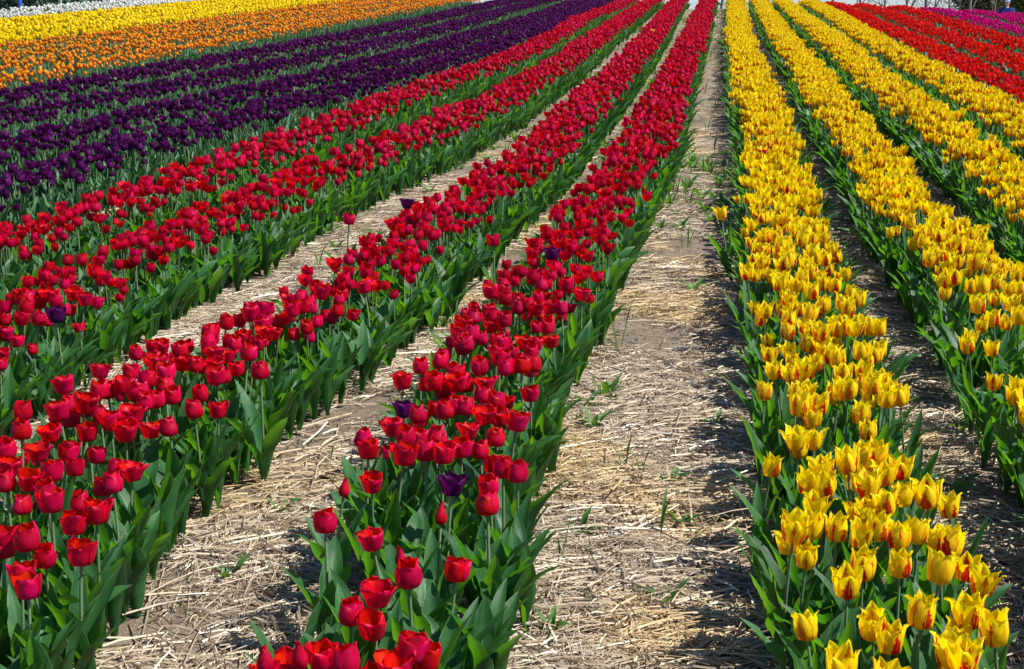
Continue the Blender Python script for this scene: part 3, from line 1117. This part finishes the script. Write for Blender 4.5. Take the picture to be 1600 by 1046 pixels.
o = scatter('straw', near_straw + far_straw, pts)
tag(o, 'pale dry straw strewn over the paths between the rows', 'straw')

# loose clods of earth in the bare patches
clods = []
for k in range(8):
    rg = random.Random(k)
    import bmesh
    b = bmesh.new()
    bmesh.ops.create_icosphere(b, subdivisions=2, radius=1.0)
    for v in b.verts:
        n_ = noise.noise(v.co * 1.3 + Vector((k * 5, 0, 0))) * .5 + noise.noise(v.co * 3.1 + Vector((k, 9, 0))) * .25
        v.co *= 1 + n_
        v.co.z *= .6
    a = Acc()
    a.add([tuple(v.co) for v in b.verts], [tuple(v.index for v in f.verts) for f in b.faces])
    b.free()
    clods.append(a.mesh('clod', [M['clod']], False))
pts = []
for i in range(16000):
    yy = 1.7 + 6 * rnd.random() ** 1.3
    xx = rnd.uniform(-2.6, 1.9)
    if row_gap(xx, yy) < .13:
        continue
    z = ground_z(xx, yy)
    if not in_view(xx, yy, z, 60, 40):
        continue
    if noise.noise(Vector((xx * 1.9, yy * 1.5, 11))) > .1 and rnd.random() < .7:
        continue
    pts.append((xx, yy, z, rnd.uniform(0, 6), rnd.uniform(0, 6), rnd.uniform(0, 6), .0015 + .008 * rnd.random() ** 4, rnd.randrange(8)))
tag(scatter('soil_crumbs', clods, pts), 'grey brown crumbs of dry soil lying between the straw', 'soil')


# ------------------------------------------------------------------ weeds on the paths
def weed_parts(seed, kind):
    rg = random.Random(seed)
    out = []
    if kind == 'blade':
        for k in range(rg.choice((1, 2, 2, 3))):
            out.append(leaf(rg, rg.uniform(.06, .13), rg.uniform(.0022, .004), rg.uniform(0, 6.28), R(rg.uniform(2, 15)), R(rg.uniform(10, 50)), 6, 3, .6, .001, .2, 0))
    else:
        for k in range(rg.choice((4, 5, 6, 7))):
            out.append(leaf(rg, rg.uniform(.03, .07), rg.uniform(.006, .011), k * 2.4 + rg.uniform(-.3, .3), R(rg.uniform(15, 45)), R(rg.uniform(40, 95)), 6, 3, .5, .003, .3, 0))
    return out


SPOTS = [(1002, 752, 'blade', 'bright green grass blades standing in the middle of the broad path'),
         (872, 711, 'leafy', 'small green seedling just right of the first red row, halfway up the path'),
         (874, 880, 'blade', 'tall thin grass blade on the broad path near the first red row'),
         (906, 838, 'leafy', 'low green seedling in the bare soil patch of the broad path'),
         (1065, 824, 'leafy', 'tiny round-leaved sprout right of the bare soil patch'),
         (1116, 670, 'leafy', 'green weed tuft in the shade beside the flamed yellow row'),
         (960, 640, 'blade', 'sparse grass tuft on the straw, upper middle of the broad path'),
         (917, 640, 'leafy', 'small weed on the straw close to the first red row'),
         (1044, 762, 'leafy', 'thin yellowish green sprout on the straw near the shaded edge'),
         (356, 905, 'leafy', 'broad-leaved seedling on the straw between the two nearest red rows'),
         (858, 995, 'leafy', 'small two-leaved sprout at the near end of the broad path'),
         (744, 1026, 'leafy', 'pale green sprout at the foot of the first red row, near end'),
         (1040, 945, 'leafy', 'dark green seedling near the bottom of the broad path'),
         (672, 500, 'leafy', 'leafy green weed between the first and second red rows, farther up'),
         (580, 598, 'leafy', 'small weed rosette between the first and second red rows'),
         (515, 730, 'blade', 'single grass blade between the two nearest red rows'),
         (1048, 445, 'leafy', 'green weed tuft on the broad path, beyond the golden straw patch'),
         (1500, 675, 'leafy', 'small weed between the first and second yellow rows')]
for i, (px, py, kd, lab) in enumerate(SPOTS):
    p = unproject(px, py, .0)
    nm = 'grass_tuft' if kd == 'blade' else 'weed_seedling'
    root = empty(nm, (p.x, p.y, ground_z(p.x, p.y)))
    for a in weed_parts(i * 3 + 1, kd):
        obj('leaf', a.mesh('leaf', [M['weed']]), root)
    if kd == 'leafy':
        root.scale = (1.15,) * 3
    tag(root, lab, 'weed', 'weeds on the straw paths')

wm = []
for k in range(10):
    a = Acc()
    for l in weed_parts(100 + k, 'leafy' if k % 3 else 'blade'):
        a.merge(l)
    wm.append(a.mesh('weed', [M['weed']]))
pts = []
for i in range(16000):
    yy = 3.0 + 34 * rnd.random()
    xx = rnd.uniform(-5.2, 2.6)
    gp = row_gap(xx, yy)
    if gp < .16:
        continue
    q = project(xx, yy, ground_z(xx, yy, False))
    if q is None or not (-20 < q[0] < 1620):
        continue
    dn = noise.noise(Vector((xx * 1.2, yy * .5, 31)))
    prob = .03 + max(0, dn - .15) * .9
    if yy > 6:
        prob += .05
    r2 = row_x(RW['R1'], yy)
    if xx > r2 and xx < row_x(RW['Y1'], yy) and 250 < q[1] < 370:
        prob += .75
    if xx < row_x(RW['R3'], yy):
        prob += .35
    if rnd.random() > prob:
        continue
    pts.append((xx, yy, ground_z(xx, yy), 0, 0, rnd.uniform(0, 6.28), rnd.uniform(.7, 2.0), rnd.randrange(10)))
tag(scatter('path_weeds', wm, pts), 'small green weeds sprouting through the straw farther up the paths', 'weeds')

# white scrap on the straw
p = unproject(757, 993, .0)
P = np.zeros((5, 5, 3))
U = np.zeros((5, 5, 2))
for i in range(5):
    for j in range(5):
        u, v = i / 4 - .5, j / 4 - .5
        P[i, j] = (u * .030 + .003 * math.sin(9 * v), v * .020 + .002 * math.sin(8 * u), .004 + .008 * (u * u + v) + .003 * math.sin(7 * u + 5 * v))
        U[i, j] = (u, v)
a = Acc()
a.grid(P, U)
o = obj('fallen_petal', a.mesh('fallen_petal', [M['scrap']]), None, (p.x, p.y, ground_z(p.x, p.y) + .008))
tag(o, 'small white crumpled scrap lying on the straw by the first red row', 'scrap')


# ------------------------------------------------------------------ beyond the crest
def leaf_cloud(rg, n, centre, rad, size, shape='ball'):
    V, Fc = [], []
    for i in range(n):
        while True:
            q = np.array([rg.uniform(-1, 1) for _ in range(3)])
            if np.linalg.norm(q) < 1:
                break
        if shape == 'cone':
            h = rg.random() ** 1.3
            ang = rg.uniform(0, 6.28)
            rr = (1 - h) * math.sqrt(rg.random())
            q = np.array((rr * math.cos(ang), rr * math.sin(ang), 2 * h - 1))
        c = np.array(centre) + q * np.array(rad)
        a, b = rg.uniform(0, 6.28), rg.uniform(-1, 1)
        d1 = np.array((math.cos(a), math.sin(a), b)) * size * rg.uniform(.6, 1.3)
        d2 = np.array((-math.sin(a), math.cos(a), rg.uniform(-1, 1))) * size * rg.uniform(.3, .8)
        k = len(V)
        V += [c - d1, c + d2, c + d1, c - d2]
        Fc.append((k, k + 1, k + 2, k + 3))
    ac = Acc()
    ac.add(V, Fc)
    return ac


def bare_tree(rg, H):
    trunk = Acc()
    path = [(0, 0, -.3)]
    x = y = 0
    for i in range(1, 7):
        x += rg.gauss(0, .10)
        y += rg.gauss(0, .10)
        path.append((x, y, H * .75 * i / 6))
    r0 = H * .0095
    trunk.merge(tube(path, [r0 * (1 - .12 * i) for i in range(7)], 6))
    twigs = Acc()

    def branch(p, d, L, r, depth):
        q = p + d * L * .5 + np.array([rg.gauss(0, .05) * L for _ in range(3)])
        e = q + (d + np.array([rg.gauss(0, .2) for _ in range(3)])) * L * .5
        (trunk if depth == 0 else twigs).merge(tube([p, q, e], [r, r * .75, r * .45], 4 if depth == 0 else 3, cap=False))
        if depth < 2:
            for k in range(4 if depth == 0 else 5):
                t = rg.uniform(.3, 1)
                s = p + (e - p) * t
                dd = d + np.array([rg.gauss(0, .55), rg.gauss(0, .55), rg.gauss(.15, .35)])
                dd /= np.linalg.norm(dd)
                branch(s, dd, L * rg.uniform(.35, .6), r * .5, depth + 1)
    for k in range(9):
        t = rg.uniform(.18, 1)
        i = min(5, int(t * 6))
        p = np.array(path[i]) * (1 - (t * 6 - i)) + np.array(path[i + 1]) * (t * 6 - i) if i < 6 else np.array(path[6])
        a = rg.uniform(0, 6.28)
        el = rg.uniform(.5, 1.2)
        branch(p, np.array((math.cos(a) * math.cos(el), math.sin(a) * math.cos(el), math.sin(el))), H * rg.uniform(.2, .36), r0 * .4, 0)
    return trunk, twigs


def place(px, dist):
    """a point on the ground beyond the crest in the direction of a picture column"""
    d = ROT @ Vector(((px - CXP) / F, (CYP - 8) / F, -1))
    k = dist / math.hypot(d.x, d.y)
    return d.x * k, d.y * k


btree_lab = ['thin leafless tree whose trunk shows against the sky beyond the crest, in the gap between red and yellow rows',
             'slender bare tree beyond the crest right of the first yellow row', 'bare tree with a forked trunk beyond the second and third yellow rows',
             'bare tree beyond the crest above the third yellow row', 'bare tree beyond the crest above the fourth yellow row',
             'bare tree above the left end of the scarlet skyline', 'bare tree above the middle of the scarlet skyline',
             'bare tree above the right part of the scarlet skyline', 'bare tree where scarlet and magenta tulips meet on the skyline',
             'bare tree beyond the magenta skyline beside the dark woods', 'bare tree left of the olive thicket beyond the magenta tulips',
             'bare tree in front of the dark thicket, left of the person in blue', 'bare tree just left of the person in blue']
for i, (px, dist) in enumerate([(1127, 95), (1184, 110), (1211, 85), (1262, 120), (1300, 105), (1345, 118), (1382, 100), (1418, 112), (1442, 92), (1462, 104), (1486, 98), (1524, 90), (1552, 100)]):
    rg = random.Random(70 + i)
    x, y = place(px, dist)
    t, w = bare_tree(rg, rg.uniform(8, 13))
    r = empty('bare_tree', (x, y, ground_z(x, y)))
    obj('trunk', t.mesh('trunk', [M['bark']]), r)
    obj('crown', w.mesh('crown', [M['twig']]), r)
    tag(r, ' '.join(btree_lab[i].split()[:16]), 'tree', 'bare trees beyond the crest')

ev_lab = {}
EV = [(-60, 62, 'needles', 'dark evergreen beyond the white tulips at the far left end'), (10, 66, 'needles', 'dark evergreen behind the blue post and white tulips'),
      (50, 60, 'needles', 'dark evergreen right of the blue post behind the white tulips'), (100, 67, 'needles', 'dark evergreen behind the thin grey post'),
      (150, 70, 'needles', 'rightmost dark evergreen above the white tulips'),
      (1506, 120, 'olive', 'olive-brown tree leftmost of the thicket on the magenta skyline'), (1535, 115, 'olive', 'olive-brown tree in the middle of the thicket on the magenta skyline'),
      (1560, 122, 'olive', 'olive-brown tree behind the person in blue'), (1596, 85, 'bushleaf', 'light yellow-green bush just right of the person in blue'), (1640, 95, 'bushleaf', 'light green tree at the far right end beyond the magenta tulips')]
for i, (px, dist, mt, lab) in enumerate(EV):
    rg = random.Random(200 + i)
    x, y = place(px, dist)
    H = {'needles': 7.5, 'olive': 8.0, 'bushleaf': 4.5}[mt] * rg.uniform(.9, 1.15)
    z = ground_z(x, y)
    name = {'needles': 'evergreen_tree', 'olive': 'woodland_tree', 'bushleaf': 'leafy_bush'}[mt]
    r = empty(name, (x, y, z))
    obj('trunk', tube([(0, 0, -.3), (.05, 0, H * .5), (0, .05, H * .85)], [.16, .11, .03], 7).mesh('trunk', [M['bark']]), r)
    if mt == 'needles':
        c = leaf_cloud(rg, 2600, (0, 0, H * .52), (1.9, 1.9, H * .5), .13, 'cone')
    else:
        c = Acc()
        for k in range(12):
            a_ = rg.uniform(0, 6.28)
            c.merge(leaf_cloud(rg, 260, (1.0 * math.cos(a_) * rg.random(), 1.0 * math.sin(a_) * rg.random(), H * rg.uniform(.22, .85)), (.9, .9, .8), .13))
    obj('crown', c.mesh('crown', [M[mt]], False), r)
    tag(r, lab, 'tree' if mt != 'bushleaf' else 'bush', 'trees beyond the field')


def box(ac, x0, x1, y0, y1, z0, z1):
    ac.add([(x0, y0, z0), (x1, y0, z0), (x1, y1, z0), (x0, y1, z0), (x0, y0, z1), (x1, y0, z1), (x1, y1, z1), (x0, y1, z1)],
           [(0, 3, 2, 1), (4, 5, 6, 7), (0, 1, 5, 4), (1, 2, 6, 5), (2, 3, 7, 6), (3, 0, 4, 7)])


x, y = place(31, 44)
a = tube([(0, 0, -.3), (0, 0, 3.2), (0, 0, 3.26), (0, 0, 3.3)], [.055, .055, .075, .05], 12)
o = obj('blue_post', a.mesh('blue_post', [M['blue_paint']], False), None, (x, y, ground_z(x, y)))
tag(o, 'bright blue post standing behind the white tulips', 'post')
x, y = place(95, 44)
a = tube([(0, 0, -.3), (.02, 0, 1.2), (0, 0, 3.0), (0, 0, 3.05)], [.03, .028, .026, .012], 8)
o = obj('fence_post', a.mesh('fence_post', [M['grey_wood']], False), None, (x, y, ground_z(x, y)))
tag(o, 'thin pale grey post behind the white tulips', 'post')


# ------------------------------------------------------------------ the person in blue, walking beyond the crest
def skinned(name, joints, edges, radii, mat, parent, sub=2):
    me = bpy.data.meshes.new(name)
    me.from_pydata(joints, edges, [])
    o = obj(name, me, parent)
    sk = o.modifiers.new('skin', 'SKIN')
    for i, r in enumerate(radii):
        me.skin_vertices[0].data[i].radius = r if isinstance(r, tuple) else (r, r)
    me.skin_vertices[0].data[0].use_root = True
    ss = o.modifiers.new('sub', 'SUBSURF')
    ss.levels = ss.render_levels = sub
    me.materials.append(mat)
    return o


def ellipsoid(c, r, nu=14, nv=10):
    P = np.zeros((nv, nu, 3))
    for i in range(nv):
        for j in range(nu):
            t, p_ = PI * i / (nv - 1), 2 * PI * j / nu
            P[i, j] = (c[0] + r[0] * math.sin(t) * math.cos(p_), c[1] + r[1] * math.sin(t) * math.sin(p_), c[2] - r[2] * math.cos(t))
    a = Acc()
    a.grid(P, np.full((nv, nu, 2), .5), wrap=True)
    return a


x, y = place(1574, 56)
gz = ground_z(x, y)
q = unproject(1575, 3, 0)
person = empty('person', (x, y, gz))
person.rotation_euler = (0, 0, YAW - .4)
body = skinned('body', [(0, 0, .95), (0, 0, 1.15), (0, 0, 1.38), (0, 0, 1.48), (0, .02, 1.57), (0, .03, 1.68),
                        (-.10, 0, .90), (-.12, -.12, .50), (-.12, -.06, .10), (-.12, -.18, .04), (.10, 0, .90), (.12, .12, .50), (.12, .22, .12), (.12, .12, .04),
                        (-.20, 0, 1.40), (-.27, .06, 1.14), (-.25, -.10, .93), (.20, 0, 1.40), (.27, -.05, 1.14), (.24, -.18, .95)],
               [(0, 1), (1, 2), (2, 3), (3, 4), (4, 5), (0, 6), (6, 7), (7, 8), (8, 9), (0, 10), (10, 11), (11, 12), (12, 13), (2, 14), (14, 15), (15, 16), (2, 17), (17, 18), (18, 19)],
               [(.12, .09), (.11, .085), (.11, .08), .05, .055, .075, .09, .065, .045, .04, .09, .065, .045, .04, .065, .048, .034, .065, .048, .034], M['skin'], person)
jk = skinned('jacket', [(0, 0, .86), (0, 0, 1.12), (0, 0, 1.38), (0, 0, 1.49), (-.21, 0, 1.41), (-.28, .06, 1.14), (-.255, -.08, .97), (.21, 0, 1.41), (.28, -.05, 1.14), (.245, -.16, .99)],
             [(0, 1), (1, 2), (2, 3), (2, 4), (4, 5), (5, 6), (2, 7), (7, 8), (8, 9)],
             [(.20, .16), (.20, .17), (.21, .17), .085, .085, .065, .052, .085, .065, .052], M['jacket'], person)
tr = skinned('trousers', [(0, 0, .93), (-.10, 0, .88), (-.12, -.12, .50), (-.12, -.06, .12), (.10, 0, .88), (.12, .12, .50), (.12, .21, .14)],
             [(0, 1), (1, 2), (2, 3), (0, 4), (4, 5), (5, 6)], [(.15, .12), .105, .082, .062, .105, .082, .062], M['trousers'], person)
a = ellipsoid((0, 0, 1.665), (.078, .095, .115))
a.merge(ellipsoid((0, -.098, 1.655), (.013, .018, .024), 8, 6))
for sx in (-1, 1):
    a.merge(ellipsoid((sx * .079, 0, 1.66), (.012, .02, .03), 8, 6))
    for k in range(4):
        a.merge(tube([(sx * (.245 if sx > 0 else .25), -.13 - .012 * k, .93 - .005 * k), (sx * .247, -.15 - .012 * k, .87 + .006 * k), (sx * .235, -.14 - .012 * k, .83 + .008 * k)], [.009, .008, .006], 5))
    a.merge(tube([(sx * .24, -.12, .95), (sx * .22, -.17, .91), (sx * .22, -.18, .88)], [.011, .01, .008], 5))
obj('head', a.mesh('head', [M['skin']]), person)
a = Acc()
for sx in (-1, 1):
    a.merge(ellipsoid((sx * .03, -.086, 1.675), (.011, .008, .007), 8, 6))
obj('eyes', a.mesh('eyes', [M['eye']]), person)
obj('mouth', ellipsoid((0, -.087, 1.605), (.024, .008, .006), 8, 6).mesh('mouth', [M['cap']]), person)
bpy.data.objects['mouth'].data.materials[0] = M['skin']
obj('hair', ellipsoid((0, .022, 1.675), (.086, .09, .115)).mesh('hair', [M['hair']]), person)
a = ellipsoid((0, .005, 1.725), (.092, .108, .075))
P = np.zeros((2, 9, 3))
for j in range(9):
    q_ = PI + PI * j / 8
    P[0, j] = (.09 * math.cos(q_), .09 * math.sin(q_), 1.72)
    P[1, j] = (.10 * math.cos(q_), .17 * math.sin(q_), 1.705)
a.grid(P, np.full((2, 9, 2), .5))
obj('cap', a.mesh('cap', [M['cap']]), person)
tag(person, 'person in a dark blue jacket and light blue cap beyond the magenta tulips', 'person')
print('things', things, 'plants', len(plants), 'leafy', len(leafy))
